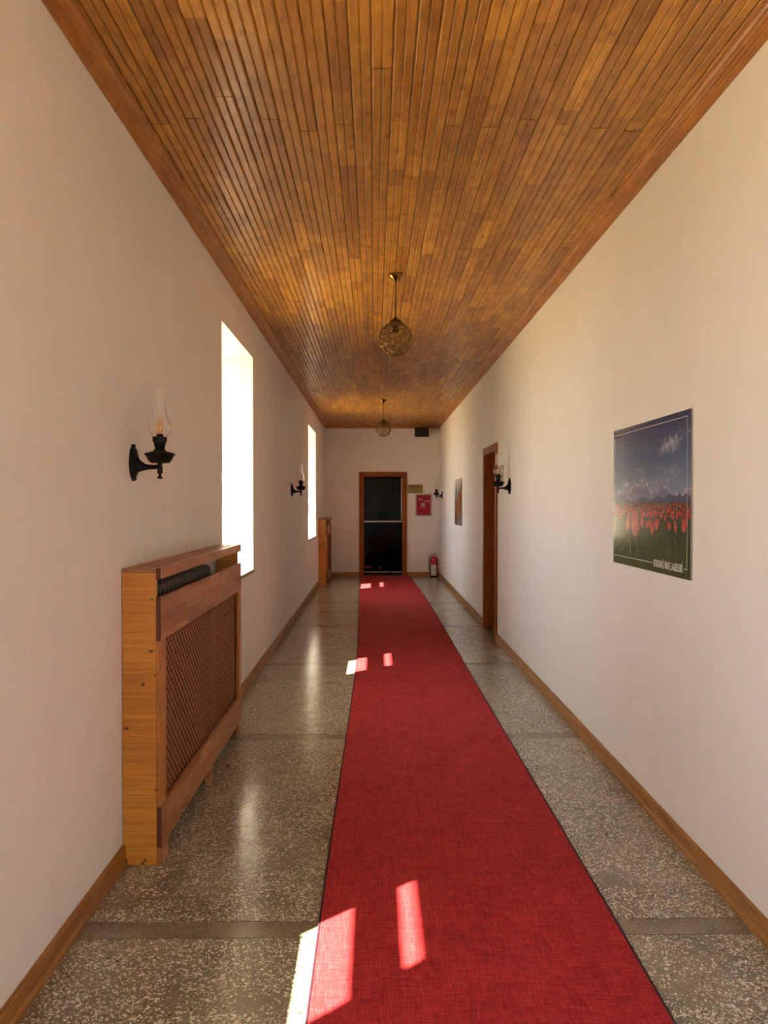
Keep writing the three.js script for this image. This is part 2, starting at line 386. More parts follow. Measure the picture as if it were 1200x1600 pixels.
runs('baseboard_left', [[REAR, COVERS[0][0]], [COVERS[0][1], COVERS[1][0]], [COVERS[1][1], BACK]], skirting, 0, M.trim, 'left', 'brown wooden skirting below the windows', 'baseboard');
runs('baseboard_right', [[REAR, DOOR2[0]], [DOOR2[1], BACK]], skirting, 0, M.trim, 'right', 'brown wooden skirting below the landscape posters', 'baseboard');
runs('baseboard_back', [[XL, DOOR1[0]], [DOOR1[1], XR]], skirting, 0, M.trim, 'back', 'brown wooden skirting on the end wall', 'baseboard');
runs('trim_1', [[REAR, BACK]], crown, CEIL - 0.062, M.cornice, 'left', 'ridged wooden cornice above the windows', 'cornice');
runs('trim_2', [[REAR, BACK]], crown, CEIL - 0.062, M.cornice, 'right', 'ridged wooden cornice above the landscape posters', 'cornice');
runs('trim_3', [[XL, XR]], crown, CEIL - 0.062, M.cornice, 'back', 'ridged wooden cornice above the dark glazed door', 'cornice');

// windows: white frame with a transom at the outside of the thick wall, a stone sill slab in the recess
WINDOWS.forEach(([a, b], k) => {
  const o = group('window_' + (k + 1), GLASS, SILL, -a), w = b - a, h = HEAD - SILL, f = 0.1, t0 = 2.145 - SILL, t1 = 2.29 - SILL;
  mesh('frame', [boxAt(-0.035, 0.035, 0, h, -f, 0, 0.004), boxAt(-0.035, 0.035, 0, h, -w, -w + f, 0.004), boxAt(-0.035, 0.035, 0, f, -w + f, -f, 0.004), boxAt(-0.035, 0.035, h - f, h, -w + f, -f, 0.004)], M.white, o);
  mesh('transom', boxAt(-0.035, 0.035, t0, t1, -w + f, -f, 0.004), M.white, o);
  mesh('pane', boxAt(-0.002, -0.0015, f, t0, -w + f, -f), M.glass, o);
  mesh('pane', boxAt(-0.002, -0.0015, t1, h - f, -w + f, -f), M.glass, o);
  mesh('handle', [boxAt(0.035, 0.05, 0.5, 0.56, -f + 0.03, -f + 0.06, 0.004), boxAt(0.05, 0.065, 0.42, 0.55, -f + 0.035, -f + 0.055, 0.004)], M.white, o);
  mesh('sill', boxAt(-0.1, XL - GLASS + 0.012, -0.03, 0, -w, 0, 0.003), M.sill, o);
  top(o, ['tall deep window recess just before the long radiator cover', 'tall sunlit window recess just beyond the long radiator cover', 'tall sunlit window recess just before the short radiator cover', 'tall window recess furthest from the dark glazed door'][k], 'window', 'structure');
});

// the wide window in the right wall, behind the camera
{
  const [a, b, c, d] = SIDE_WINDOW, o = group('window_5', XR + 0.22, c, -(a + b) / 2), w = (b - a) / 2, h = d - c, f = 0.07;
  mesh('frame', [boxAt(-0.035, 0.035, 0, h, -w, -w + f, 0.004), boxAt(-0.035, 0.035, 0, h, w - f, w, 0.004), boxAt(-0.035, 0.035, 0, f, -w + f, w - f, 0.004), boxAt(-0.035, 0.035, h - f, h, -w + f, w - f, 0.004), boxAt(-0.035, 0.035, f, h - f, -0.04, 0.04, 0.004)], M.white, o);
  for (const s of [-1, 1]) mesh('pane', boxAt(0, 0.0005, f, h - f, s > 0 ? 0.04 : -w + f, s > 0 ? w - f : -0.04), M.glass, o);
  top(o, 'wide two-pane window in the wall of the landscape posters', 'window', 'structure');
}
// door at the end: wooden casing, dark glazed leaf with a bar across
{
  const [a, b] = DOOR1, o = group('door_1', (a + b) / 2, 0, -BACK), w = b - a, h = DOOR_TOP, c = 0.1;
  const casing = (x0, x1, y0, y1, gr) => boxAt(x0, x1, y0, y1, 0, 0.022, 0.004, gr, rand(), rand());
  mesh('casing', [casing(-w / 2, -w / 2 + c, 0, h, 'y'), casing(w / 2 - c, w / 2, 0, h, 'y'), casing(-w / 2 + c, w / 2 - c, h - c, h, 'x')], M.doorWood, o);
  mesh('jamb', [boxAt(-w / 2 + 0.08, -w / 2 + c + 0.004, 0, h - 0.075, -0.3, 0.002, 0, 'y'), boxAt(w / 2 - c - 0.004, w / 2 - 0.08, 0, h - 0.075, -0.3, 0.002, 0, 'y'), boxAt(-w / 2 + c, w / 2 - c, h - c - 0.004, h - 0.075, -0.3, 0.002, 0, 'x')], M.doorWood, o);
  const x0 = -w / 2 + c + 0.006, x1 = w / 2 - c - 0.006;
  for (const [y0, y1] of [[0.09, 1.165], [1.19, h - c - 0.008]]) mesh('pane', boxAt(x0, x1, y0, y1, -0.08, -0.0795), M.tintedGlass, o).userData.label = 'smoked glass door pane';
  mesh('cross_bar', boxAt(x0, x1, 1.163, 1.192, -0.1, -0.045, 0.003), M.aluminium, o).userData.label = 'silver bar across the door';
  mesh('bottom_rail', boxAt(x0, x1, 0.075, 0.092, -0.1, -0.055, 0.002), M.aluminium, o);
  mesh('kick_plate', boxAt(x0, x1, 0.008, 0.074, -0.1, -0.06), M.black, o);
  mesh('edge_strip', boxAt(x1 - 0.02, x1, 1.21, h - c - 0.03, -0.06, -0.054), M.aluminium, o);
  mesh('threshold', boxAt(x0 - 0.006, x1 + 0.006, -0.002, 0.008, -0.3, 0), M.doorWood, o);
  top(o, 'dark glazed door in a brown wooden casing on the end wall', 'door', 'structure');
}
// door in the side wall: casing, deep jamb, closed leaf
{
  const [a, b] = DOOR2, o = group('door_2', XR, 0, -(a + b) / 2), w = b - a, h = DOOR_TOP, c = 0.09;
  const cas = (z0, z1, y0, y1, gr) => boxAt(-0.02, 0, y0, y1, z0, z1, 0.004, gr, rand(), rand());
  mesh('casing', [cas(-w / 2, -w / 2 + c, 0, h, 'y'), cas(w / 2 - c, w / 2, 0, h, 'y'), cas(-w / 2 + c, w / 2 - c, h - c, h, 'z')], M.doorWood, o);
  mesh('jamb', [boxAt(-0.002, 0.3, 0, h - 0.065, -w / 2 + 0.07, -w / 2 + c + 0.003, 0, 'y'), boxAt(-0.002, 0.3, 0, h - 0.065, w / 2 - c - 0.003, w / 2 - 0.07, 0, 'y'), boxAt(-0.002, 0.3, h - c - 0.003, h - 0.065, -w / 2 + c, w / 2 - c, 0, 'z')], M.doorWood, o);
  const leaf = mesh('leaf', boxAt(0.22, 0.26, 0.01, h - c - 0.006, -w / 2 + c + 0.006, w / 2 - c - 0.006, 0.003, 'y'), M.doorWood, o);
  mesh('handle', [boxAt(0.213, 0.22, 0.98, 1.16, w / 2 - c - 0.08, w / 2 - c - 0.045, 0.002), boxAt(0.17, 0.22, 1.05, 1.066, w / 2 - c - 0.07, w / 2 - c - 0.054, 0.004), boxAt(0.17, 0.186, 1.05, 1.066, w / 2 - c - 0.18, w / 2 - c - 0.054, 0.004)], M.aluminium, leaf);
  top(o, 'brown wooden doorway behind an oil lamp sconce', 'door', 'structure');
}
// the unlit hall beyond the glazed door: closed walls, boarded floor and ceiling
{
  const o = group('hall_beyond', 0, 0, -BACK - 0.3), x0 = -3, x1 = 3, D = 9, h = CEIL;
  mesh('wall', boxAt(x0, x1, 0, h, -D - 0.2, -D), M.hallWall, o);
  mesh('wall', boxAt(x0 - 0.2, x0, 0, h, -D - 0.2, 0), M.hallWall, o);
  mesh('wall', boxAt(x1, x1 + 0.2, 0, h, -D - 0.2, 0), M.hallWall, o);
  mesh('wall', boxAt(x0, XL - THICK, 0, h, -0.1, 0), M.hallWall, o);
  mesh('wall', boxAt(XR + 0.3, x1, 0, h, -0.1, 0), M.hallWall, o);
  mesh('hall_floor', boxAt(x0, x1, -0.2, 0, -D, 0), M.doorWood, o);
  mesh('hall_ceiling', boxAt(x0, x1, h, h + 0.2, -D - 0.2, 0.0), M.hallWall, o);
  top(o, 'unlit hall behind the dark glazed door', 'hall', 'structure');
}
// outside: paving and the roof's eave
top(mesh('ground', boxAt(-60, 40, -0.6, -0.3, -60, 50), M.paving), 'pale paved ground outside around the building', 'ground', 'structure');
top(mesh('eave', boxAt(-2.55, XL - THICK, 3.25, 3.42, -(BACK + 0.3), -(REAR - 0.3)), M.outside), 'plastered roof eave outside above the windows', 'eave', 'structure');

// ---------------------------------------------------------------- red runner
{
  const centre = (d) => 0.343 - 0.13 * Math.pow(clamp((d - 6.5) / 8.7), 1.6), half = (d) => 0.54 + 0.012 * Math.sin(d * 0.7), ds = [];
  for (let d = REAR + 0.6; d < BACK - 0.02; d += 0.12) ds.push(d);
  for (let k = -10; k <= 10; k++) ds.push(3.4 + k * 0.004, 7.9 + k * 0.005);
  ds.push(BACK - 0.012); ds.sort((p, q) => p - q);
  const cols = 14, ridge = (d, u) => 0.0045 * Math.exp(-(((d - 3.4 - 0.01 * Math.sin(u * 5)) / 0.013) ** 2)) * (1 - 0.6 * u) + 0.003 * Math.exp(-(((d - 7.9) / 0.016) ** 2));
  const strip = (uA, uB, n, lift) => {
    const pos = [], uv = [], idx = [], line = n + 3;
    ds.forEach((d, i) => {
      const at = (u, y) => { const x = centre(d) + (u * 2 - 1) * half(d); pos.push(x, y, -d); uv.push(x, d); };
      at(uA, 0.0005);
      for (let k = 0; k <= n; k++) { const u = mix(uA, uB, k / n); at(u, 0.009 + lift + ridge(d, u)); }
      at(uB, 0.0005);
      if (i) for (let k = 0; k < line - 1; k++) { const p = (i - 1) * line + k, q = i * line + k; idx.push(p, p + 1, q + 1, p, q + 1, q); }
    });
    const g = new THREE.BufferGeometry();
    g.setAttribute('position', new THREE.Float32BufferAttribute(pos, 3)); g.setAttribute('uv', new THREE.Float32BufferAttribute(uv, 2)); g.setIndex(idx); g.computeVertexNormals();
    return g;
  };
  const o = group('carpet_runner', 0, 0, 0);
  mesh('pile', strip(0.006, 0.994, cols, 0), M.carpet, o);
  mesh('binding', strip(0, 0.007, 1, 0.0008), M.binding, o).userData.label = 'dark purple stitched edge';
  mesh('binding', strip(0.993, 1, 1, 0.0008), M.binding, o).userData.label = 'dark purple stitched edge';
  top(o, 'long red woven carpet runner leading to the dark glazed door', 'carpet');
}

// ---------------------------------------------------------------- radiators and their wooden covers
function latticeGeometry(z0, z1, y0, y1, x, diagonal) {          // crossed strips at 45 degrees, clipped to the opening
  const list = [], L = z1 - z0, H = y1 - y0;
  for (const s of [1, -1]) for (let c = -H; c < L + H; c += diagonal) {
    // line: z = z0 + c + s * t, y = y0 + t (s = 1) or mirrored
    let tA = 0, tB = H;
    const za = (t) => (s > 0 ? c + t : c + H - t - H);
    const f = (t) => (s > 0 ? c + t : c - t);
    if (s > 0) { tA = Math.max(0, -c); tB = Math.min(H, L - c); } else { tA = Math.max(0, c - L); tB = Math.min(H, c); }
    if (tB - tA < 0.004) continue;
    const len = (tB - tA) * Math.SQRT2, g = new THREE.BoxGeometry(0.004, 0.0125, len);
    g.rotateX(s > 0 ? -Math.PI / 4 : Math.PI / 4);
    g.translate(x + (s > 0 ? 0.002 : -0.002), y0 + (tA + tB) / 2, z0 + (f(tA) + f(tB)) / 2);
    list.push(g);
  }
  return mergeGeometries(list);
}
function radiatorCover(d0, d1, label) {
  const L = d1 - d0, o = group('radiator_cover', XL + 0.003, 0, -d0), D = 0.165, F = 0.145, r = () => rand() * 1.6;
  const rail = (name, y0, y1, z0, z1) => mesh(name, boxAt(F, D, y0, y1, z0, z1, 0.002, 'z', r(), r()), M.stave, o);
  mesh('side_panel', boxAt(0, F - 0.001, 0, 1.255, -0.022, 0, 0.0015, 'x', r(), 0), M.pine, o).userData.label = 'knotty orange pine side panel';
  mesh('side_panel', boxAt(0, F - 0.001, 0, 1.255, -L, -L + 0.022, 0.0015, 'x', r(), 0), M.pine, o);
  // the near ends of the front rails show dark end grain
  for (const [n, y0, y1] of [['front_lip', 1.229, 1.277], ['upper_rail', 0.964, 1.15], ['lower_rail', 0.075, 0.25]]) {
    const m = rail(n, y0, y1, -L, -0.0015);
    mesh('end_grain', boxAt(F, D, y0, y1, -0.0015, 0), M.endGrain, m);
  }
  for (const z of [0, -L + 0.085]) mesh('stile', boxAt(F, D - 0.002, 0.25, 0.964, z - 0.085, z, 0.002, 'y', r(), r()), M.stile, o);
  for (const z of [0, -L / 2 + 0.05, -L + 0.1]) rail('foot', 0, 0.075, z - 0.1, z);
  mesh('end_board', boxAt(0, F, 1.255, 1.275, -0.09, 0, 0.0015, 'x', r(), r()), M.stave, o);
  mesh('end_board', boxAt(0, F, 1.255, 1.275, -L, -L + 0.09, 0.0015, 'x', r(), r()), M.stave, o);
  for (const [x0, x1] of [[0, 0.031], [0.042, 0.069], [0.08, 0.107], [0.118, F]]) mesh('slat', boxAt(x0, x1, 1.2555, 1.2755, -L + 0.09, -0.09, 0.0015, 'z', r(), r()), M.stave, o);
  const lat = mesh('lattice_panel', latticeGeometry(-L + 0.07, -0.07, 0.235, 0.98, F - 0.012, 0.045), M.lattice, o);
  lat.userData.kind = 'stuff'; lat.userData.label = 'diamond lattice of thin reddish strips';
  for (const [y0, y1] of [[0.2, 0.245], [0.97, 1.0]]) mesh('batten', boxAt(F - 0.03, F - 0.001, y0, y1, -L + 0.024, -0.024, 0.001, 'z', r(), r()), M.endGrain, o);
  return top(o, label, 'radiator cover');
}
function radiator(d0, d1, label) {
  const o = group('radiator', XL + 0.02, 0, -d0), n = Math.round((d1 - d0) / 0.066), w = (d1 - d0) / n;
  const sec = new RoundedBoxGeometry(0.08, 1.0, w - 0.004, 3, 0.026), E = d1 - d0;
  for (let k = 0; k < n; k++) mesh('section', sec, M.radiator, o).position.set(0.047, 0.69, -w * (k + 0.5));
  for (const y of [0.25, 1.08]) mesh('pipe', boxAt(0.032, 0.062, y, y + 0.03, -E, 0, 0.01), M.radiator, o);
  for (const z of [-0.06, -E + 0.1]) mesh('stand', boxAt(0.02, 0.075, 0, 0.2, z - 0.04, z, 0.004), M.radiator, o);
  return top(o, label, 'radiator');
}
radiatorCover(COVERS[0][0], COVERS[0][1], 'long wooden radiator cover with diamond lattice under an oil lamp sconce');
radiatorCover(COVERS[1][0], COVERS[1][1], 'short wooden radiator cover in the corner of the end wall');
radiator(3.06, 4.22, 'grey ribbed radiator inside the long wooden cover');
radiator(13.5, 14.5, 'grey ribbed radiator inside the short wooden cover');

// ---------------------------------------------------------------- oil lamp sconces
function makeSconce() {
  const o = group('oil_lamp_sconce', 0, 0, 0);
  const plate = loftX([[0, 0, 0.072, 0.042], [0.006, 0, 0.076, 0.045], [0.011, 0, 0.074, 0.043], [0.014, 0, 0.066, 0.036], [0.02, 0, 0.06, 0.031], [0.023, 0, 0.052, 0.026]], 28);
  mesh('backplate', [plate, loftX([[0, 0.074, 0.008, 0.01], [0.012, 0.074, 0.008, 0.009], [0.016, 0.074, 0.004, 0.005]], 12), loftX([[0, -0.074, 0.008, 0.01], [0.012, -0.074, 0.008, 0.009], [0.02, -0.07, 0.004, 0.005]], 12)], M.black, o);
  mesh('arm', loftX([[0.018, -0.006, 0.046, 0.022], [0.028, -0.01, 0.034, 0.018], [0.04, -0.015, 0.024, 0.014], [0.056, -0.019, 0.016, 0.011], [0.075, -0.02, 0.011, 0.009], [0.1, -0.02, 0.0095, 0.009], [0.122, -0.018, 0.011, 0.01]], 18), M.black, o);
  const lamp = (name, pts, mat, seg) => { const m = mesh(name, lathe(pts, seg), mat, o); m.position.x = 0.124; return m; };
  lamp('finial', [[0, -0.072], [0.011, -0.072], [0.012, -0.068], [0.0075, -0.061], [0.006, -0.052], [0.011, -0.046], [0.0135, -0.04], [0.0105, -0.034], [0.013, -0.024], [0.0105, -0.012], [0.011, 0.001], [0, 0.001]], M.black);
  lamp('reservoir', [[0, -0.001], [0.038, -0.001], [0.044, 0.002], [0.054, 0.016], [0.0605, 0.031], [0.066, 0.034], [0.066, 0.04], [0.06, 0.043], [0.046, 0.047], [0.032, 0.051], [0.025, 0.056], [0.022, 0.063], [0, 0.063]], M.black, 36);
  lamp('burner', [[0, 0.062], [0.019, 0.062], [0.022, 0.068], [0.026, 0.084], [0.027, 0.092], [0.0315, 0.094], [0.0315, 0.113], [0.029, 0.115], [0.015, 0.115], [0.015, 0.127], [0.013, 0.128], [0, 0.128]], M.black);
  const outer = [[0.0285, 0.114], [0.034, 0.119], [0.043, 0.132], [0.0482, 0.149], [0.047, 0.164], [0.0425, 0.18], [0.036, 0.199], [0.029, 0.22], [0.0245, 0.243], [0.0225, 0.27], [0.0215, 0.3], [0.0213, 0.328], [0.0222, 0.33]];
  lamp('chimney', [...outer, ...outer.map(([q, y]) => [q - 0.0016, y]).reverse(), outer[0]], M.chimney, 40).userData.label = 'clear glass lamp chimney';
  const bulb = lamp('bulb', [[0.0125, 0.127], [0.0145, 0.138], [0.017, 0.152], [0.0155, 0.168], [0.0105, 0.184], [0.004, 0.194], [0, 0.196]], M.bulb, 24);
  mesh('filament', [-0.004, 0.004].map((x) => new THREE.CylinderGeometry(0.0016, 0.0016, 0.032, 8).translate(x, 0.156, 0)), M.filament, bulb);
  return o;
}
{
  const proto = makeSconce(), at = [
    [-1, 3.16, 'black oil lamp sconce with glass chimney above the long radiator cover'],
    [-1, 9.15, 'black oil lamp sconce with glass chimney between the two window recesses'],
    [1, 7.2, 'black oil lamp sconce with glass chimney in front of the wooden doorway'],
    [1, 14.45, 'black oil lamp sconce with glass chimney beside the red framed notice']];
  at.forEach(([s, d, label], k) => {
    const o = k ? proto.clone() : proto;
    if (k) o.name = numbered('oil_lamp_sconce');
    o.position.set(s < 0 ? XL : XR, 1.736, -d); o.rotation.y = s < 0 ? 0 : Math.PI;
    top(o, label, 'wall lamp', undefined, 'oil lamp sconces along the corridor');
  });
}

// ---------------------------------------------------------------- pendant lamps: brass filigree globes
function makePendant() {
  const o = group('pendant_lamp', 0, 0, 0), R = 0.123, cy = -0.478, rings = [], r = rng(12);
  mesh('canopy', lathe([[0, 0], [0.053, 0], [0.054, -0.006], [0.05, -0.016], [0.04, -0.03], [0.026, -0.042], [0.012, -0.05], [0.01, -0.055], [0, -0.055]]), M.brass, o);
  mesh('cord', tube([[0, -0.05, 0], [0.0008, -0.15, 0], [-0.0006, -0.25, 0], [0, -0.325, 0]], 0.0042, 12, 8), M.cord, o);
  mesh('cap', lathe([[0, -0.31], [0.008, -0.312], [0.014, -0.325], [0.03, -0.335], [0.044, -0.35], [0.047, -0.368], [0.043, -0.372], [0.04, -0.38], [0, -0.38]]), M.brassDark, o);
  mesh('socket', lathe([[0, -0.375], [0.022, -0.375], [0.022, -0.43], [0.016, -0.435], [0, -0.435]]), M.brassDark, o);
  const bulb = mesh('bulb', lathe([[0.012, -0.43], [0.016, -0.445], [0.028, -0.468], [0.031, -0.488], [0.026, -0.508], [0.012, -0.52], [0, -0.522]], 24), M.bulb, o);
  mesh('filament', [-0.007, 0.007].map((x) => new THREE.CylinderGeometry(0.0014, 0.0014, 0.04, 6).translate(x, -0.478, 0)), M.filament, bulb);
  const ring = (dir, radius, thick) => {
    const g = new THREE.TorusGeometry(radius, thick, 5, 14), q = new THREE.Quaternion().setFromUnitVectors(new THREE.Vector3(0, 0, 1), dir), p = g.attributes.position, v = new THREE.Vector3();
    for (let i = 0; i < p.count; i++) {
      v.fromBufferAttribute(p, i); const lift = v.z; v.z = 0;
      v.applyQuaternion(q).addScaledVector(dir, R).setLength(R + lift); p.setXYZ(i, v.x, v.y + cy, v.z);
    }
    g.computeVertexNormals(); rings.push(g);
  };
  const N = 54, V = new THREE.Vector3();
  for (let i = 0; i < N; i++) {
    const y = 1 - (i + 0.5) / N * 2, a = i * 2.399963, s = Math.sqrt(1 - y * y);
    if (y > 0.93) continue;
    ring(V.set(Math.cos(a) * s, y, Math.sin(a) * s).clone(), (y > 0.4 ? 0.0285 : 0.0235) * between(0.94, 1.06, r), 0.0031);
    if (y < 0.3) ring(V.set(Math.cos(a) * s, y, Math.sin(a) * s).clone(), 0.0105, 0.0022);
  }
  for (const a of [0.37, 1.2, 1.95]) ring(new THREE.Vector3(0, 1, 0), R * Math.sin(a) * 0.999, 0.0025);
  mesh('filigree_globe', rings, M.brass, o).userData.label = 'pierced brass globe of linked rings';
  return o;
}
{
  const proto = makePendant();
  [[0.152, 5.22, 'brass filigree globe pendant lamp hanging nearer the long radiator cover'], [0.135, 11.45, 'brass filigree globe pendant lamp hanging nearer the dark glazed door']].forEach(([x, d, label], k) => {
    const o = k ? proto.clone() : proto;
    if (k) o.name = numbered('pendant_lamp');
    o.position.set(x, CEIL, -d); o.rotation.y = k * 0.9;
    top(o, label, 'pendant lamp', undefined, 'brass globe lamps down the ceiling');
  });
}

// ---------------------------------------------------------------- pictures and signs
function printed(name, w, h, t, tex, finishOptions, edgeMaterial, x, y, z, turn, label, category) {   // a flat board with a print on its face; local +z faces out
  const o = group(name, x, y, z, turn);
  mesh('board', boxAt(-w / 2, w / 2, -h / 2, h / 2, 0.002, t, 0.0008), edgeMaterial, o);
  const p = mesh('print', new THREE.PlaneGeometry(w - 0.004, h - 0.004), phys({ map: tex, ...finishOptions }), o);
  p.position.z = t + 0.0006;
  top(o, label, category);
  return o;
}
const fieldTex = canvasTexture(1280, 960, (g, W, H) => {
  const r = rng(55), sky1 = g.createLinearGradient(0, 0, 0, H * 0.5);
  sky1.addColorStop(0, '#2f3a5e'); sky1.addColorStop(0.5, '#4b5f84'); sky1.addColorStop(1, '#8292a6');
  g.fillStyle = sky1; g.fillRect(0, 0, W, H);
  const cloud = (x, y, w, h, n, a, col = '236,232,226') => { for (let i = 0; i < n; i++) { const px = x + (r() + r() - 1) * w, py = y + (r() + r() - 1) * h, q = between(0.1, 0.35, r) * h + 5; const gr = g.createRadialGradient(px, py, 0, px, py, q); gr.addColorStop(0, `rgba(${col},${a})`); gr.addColorStop(1, `rgba(${col},0)`); g.fillStyle = gr; g.beginPath(); g.ellipse(px, py, q, q, 0, 0, 6.3); g.fill(); } };
  cloud(1010, 175, 190, 60, 150, 0.16); cloud(1150, 120, 150, 30, 60, 0.14); cloud(860, 210, 70, 24, 30, 0.1);
  cloud(520, 312, 90, 22, 40, 0.16); cloud(640, 400, 640, 34, 190, 0.13); cloud(260, 400, 90, 46, 60, 0.16); cloud(1000, 345, 200, 50, 90, 0.13); cloud(560, 372, 40, 40, 30, 0.14);
  const range = (base, amp, col, seed, step) => { g.fillStyle = col; g.beginPath(); g.moveTo(0, H * 0.6); for (let x = 0; x <= W; x += step) g.lineTo(x, base - amp * (nA(x / 150 + seed, 3, 997, 9) * 0.7 + nB(x / 42 + seed, 5, 997, 9) * 0.3)); g.lineTo(W, H * 0.6); g.fill(); };
  range(500, 140, '#6c6f8c', 4, 6);
  g.save(); g.clip(); g.restore();
  for (let i = 0; i < 420; i++) { const x = r() * W, top = 500 - 140 * (nA(x / 150 + 4, 3, 997, 9) * 0.7 + nB(x / 42 + 4, 5, 997, 9) * 0.3), y = top + r() * r() * 54; g.strokeStyle = `rgba(${232 + r() * 20 | 0},${226 + r() * 18 | 0},${228 + r() * 16 | 0},${between(0.3, 0.85, r)})`; g.lineWidth = between(1.5, 5, r); g.beginPath(); g.moveTo(x, y); g.lineTo(x + between(-12, 12, r), y + between(6, 26, r)); g.stroke(); }
  range(540, 95, '#454a6b', 31, 6); range(552, 52, '#343a55', 60, 8);
  const grass = g.createLinearGradient(0, 520, 0, H); grass.addColorStop(0, '#3c3a22'); grass.addColorStop(0.4, '#1c2415'); grass.addColorStop(1, '#0c100a');
  g.fillStyle = grass; g.fillRect(0, 522, W, H - 522);
  for (let i = 0; i < 5200; i++) { const y = 540 + r() * (H - 540), k = (y - 520) / (H - 520), x = r() * W; const v = between(18, 70, r); g.strokeStyle = r() < 0.12 ? `rgba(${120 + v | 0},${125 + v | 0},70,0.5)` : `rgba(${20 + v * 0.5 | 0},${30 + v | 0},${18 + v * 0.3 | 0},0.7)`; g.lineWidth = 1 + k * 3; g.beginPath(); g.moveTo(x, y); g.lineTo(x + between(-12, 12, r) * (0.4 + k), y - (14 + 60 * k) * r()); g.stroke(); }
  const tulip = (x, y, s, col) => { g.fillStyle = col; g.beginPath(); g.moveTo(x, y); g.bezierCurveTo(x - s * 0.62, y - s * 0.2, x - s * 0.5, y - s * 0.95, x - s * 0.22, y - s * 1.25); g.lineTo(x - s * 0.02, y - s * 1.0); g.lineTo(x + s * 0.25, y - s * 1.3); g.bezierCurveTo(x + s * 0.55, y - s * 0.9, x + s * 0.6, y - s * 0.25, x, y); g.fill(); };
  const reds = ['#b02e2a', '#9c2626', '#c03c32', '#8c1f22', '#b84a3c'];
  for (let i = 0; i < 760; i++) { const k = Math.pow(r(), 2.6), y = 534 + k * 90; tulip(r() * W, y, 5 + k * 18, reds[Math.floor(r() * 5)]); }
  for (let i = 0; i < 34; i++) { const k = Math.pow(r(), 1.4), y = 610 + k * 110; tulip(r() * W, y, 20 + k * 26, reds[Math.floor(r() * 5)]); }
  for (const [x, y, s] of [[430, 760, 150], [560, 690, 66], [300, 720, 90], [730, 730, 74], [800, 700, 64], [1190, 700, 70], [150, 640, 54]]) { g.strokeStyle = '#39482a'; g.lineWidth = s * 0.1; g.beginPath(); g.moveTo(x, y - 4); g.lineTo(x + 6, H); g.stroke(); tulip(x, y, s, '#b23c36'); tulip(x - s * 0.08, y - s * 0.02, s * 0.62, '#c25146'); }
  for (let i = 0; i < 700; i++) { const x = r() * W, y = 690 + r() * (H - 690); g.strokeStyle = `rgba(${30 + r() * 70 | 0},${48 + r() * 70 | 0},${24 + r() * 24 | 0},0.8)`; g.lineWidth = between(1, 5, r); g.beginPath(); g.moveTo(x, H); g.quadraticCurveTo(x + between(-20, 20, r), (y + H) / 2, x + between(-30, 30, r), y); g.stroke(); }
  g.strokeStyle = '#8d9a5a'; g.lineWidth = 10; g.beginPath(); g.moveTo(352, 890); g.quadraticCurveTo(350, 820, 318, 778); g.stroke();
  g.strokeStyle = 'rgba(238,236,230,0.95)'; g.lineWidth = 4; g.beginPath(); g.moveTo(742, 905); g.lineTo(26, 905); g.lineTo(26, 36); g.lineTo(1232, 36); g.lineTo(1232, 905); g.lineTo(1188, 905); g.stroke();
  g.fillStyle = '#efece6'; g.font = 'bold 62px sans-serif'; g.textBaseline = 'middle';
  const word = 'OVADAKİ MUŞ LALELERİ', wide = g.measureText(word).width;
  g.save(); g.translate(752, 905); g.scale(424 / wide, 1); g.fillText(word, 0, 0); g.restore();
});
printed('tulip_field_poster', 1.0, 0.755, 0.006, fieldTex, { roughness: 0.16 }, M.edge, XR, 1.593, -3.553, -Math.PI / 2, 'poster of red tulips before snowy mountains on the wall', 'poster');

const autumnTex = canvasTexture(768, 576, (g, W, H) => {
  const r = rng(77), s = g.createLinearGradient(0, 0, 0, H); s.addColorStop(0, '#cdb9a0'); s.addColorStop(0.3, '#8e8f92'); s.addColorStop(0.45, '#8a5a44'); s.addColorStop(1, '#5a4636');
  g.fillStyle = s; g.fillRect(0, 0, W, H);
  g.fillStyle = '#7b7f84'; g.beginPath(); g.moveTo(0, 300); g.lineTo(60, 130); g.lineTo(220, 90); g.lineTo(360, 190); g.lineTo(480, 300); g.fill();
  g.fillStyle = '#5f3d1c'; g.beginPath(); g.moveTo(W, 0); g.bezierCurveTo(690, 130, 560, 120, 470, 200); g.lineTo(430, 330); g.lineTo(W, 330); g.fill();
  for (let i = 0; i < 2600; i++) { const y = 150 + r() * 290, x = r() * W, c = [[168, 92, 44], [140, 66, 34], [186, 128, 58], [120, 52, 40], [92, 70, 40]][Math.floor(r() * 5)]; if (y < 250 && x < 380) continue; g.fillStyle = `rgba(${c[0]},${c[1]},${c[2]},0.55)`; g.beginPath(); g.ellipse(x, y, between(4, 16, r), between(3, 11, r), 0, 0, 6.3); g.fill(); }
  for (let i = 0; i < 24; i++) { g.strokeStyle = `rgba(38,28,22,${between(0.4, 0.9, r)})`; g.lineWidth = between(3, 14, r); const x = r() * W; g.beginPath(); g.moveTo(x, H); g.lineTo(x + between(-20, 20, r), between(240, 380, r)); g.stroke(); }
  g.fillStyle = '#1c1512'; g.fillRect(180, 400, 70, 176);
  g.fillStyle = '#75645c'; g.fillRect(300, 430, 468, 146);
  g.strokeStyle = 'rgba(235,228,215,0.9)'; g.lineWidth = 3; g.strokeRect(18, 20, W - 36, H - 56);
});
printed('autumn_trees_poster', 1.0, 0.77, 0.006, autumnTex, { roughness: 0.4, specularIntensity: 0.6 }, M.edge, XR, 1.59, -11.67, -Math.PI / 2, 'poster of orange autumn trees beyond the wooden doorway', 'poster');

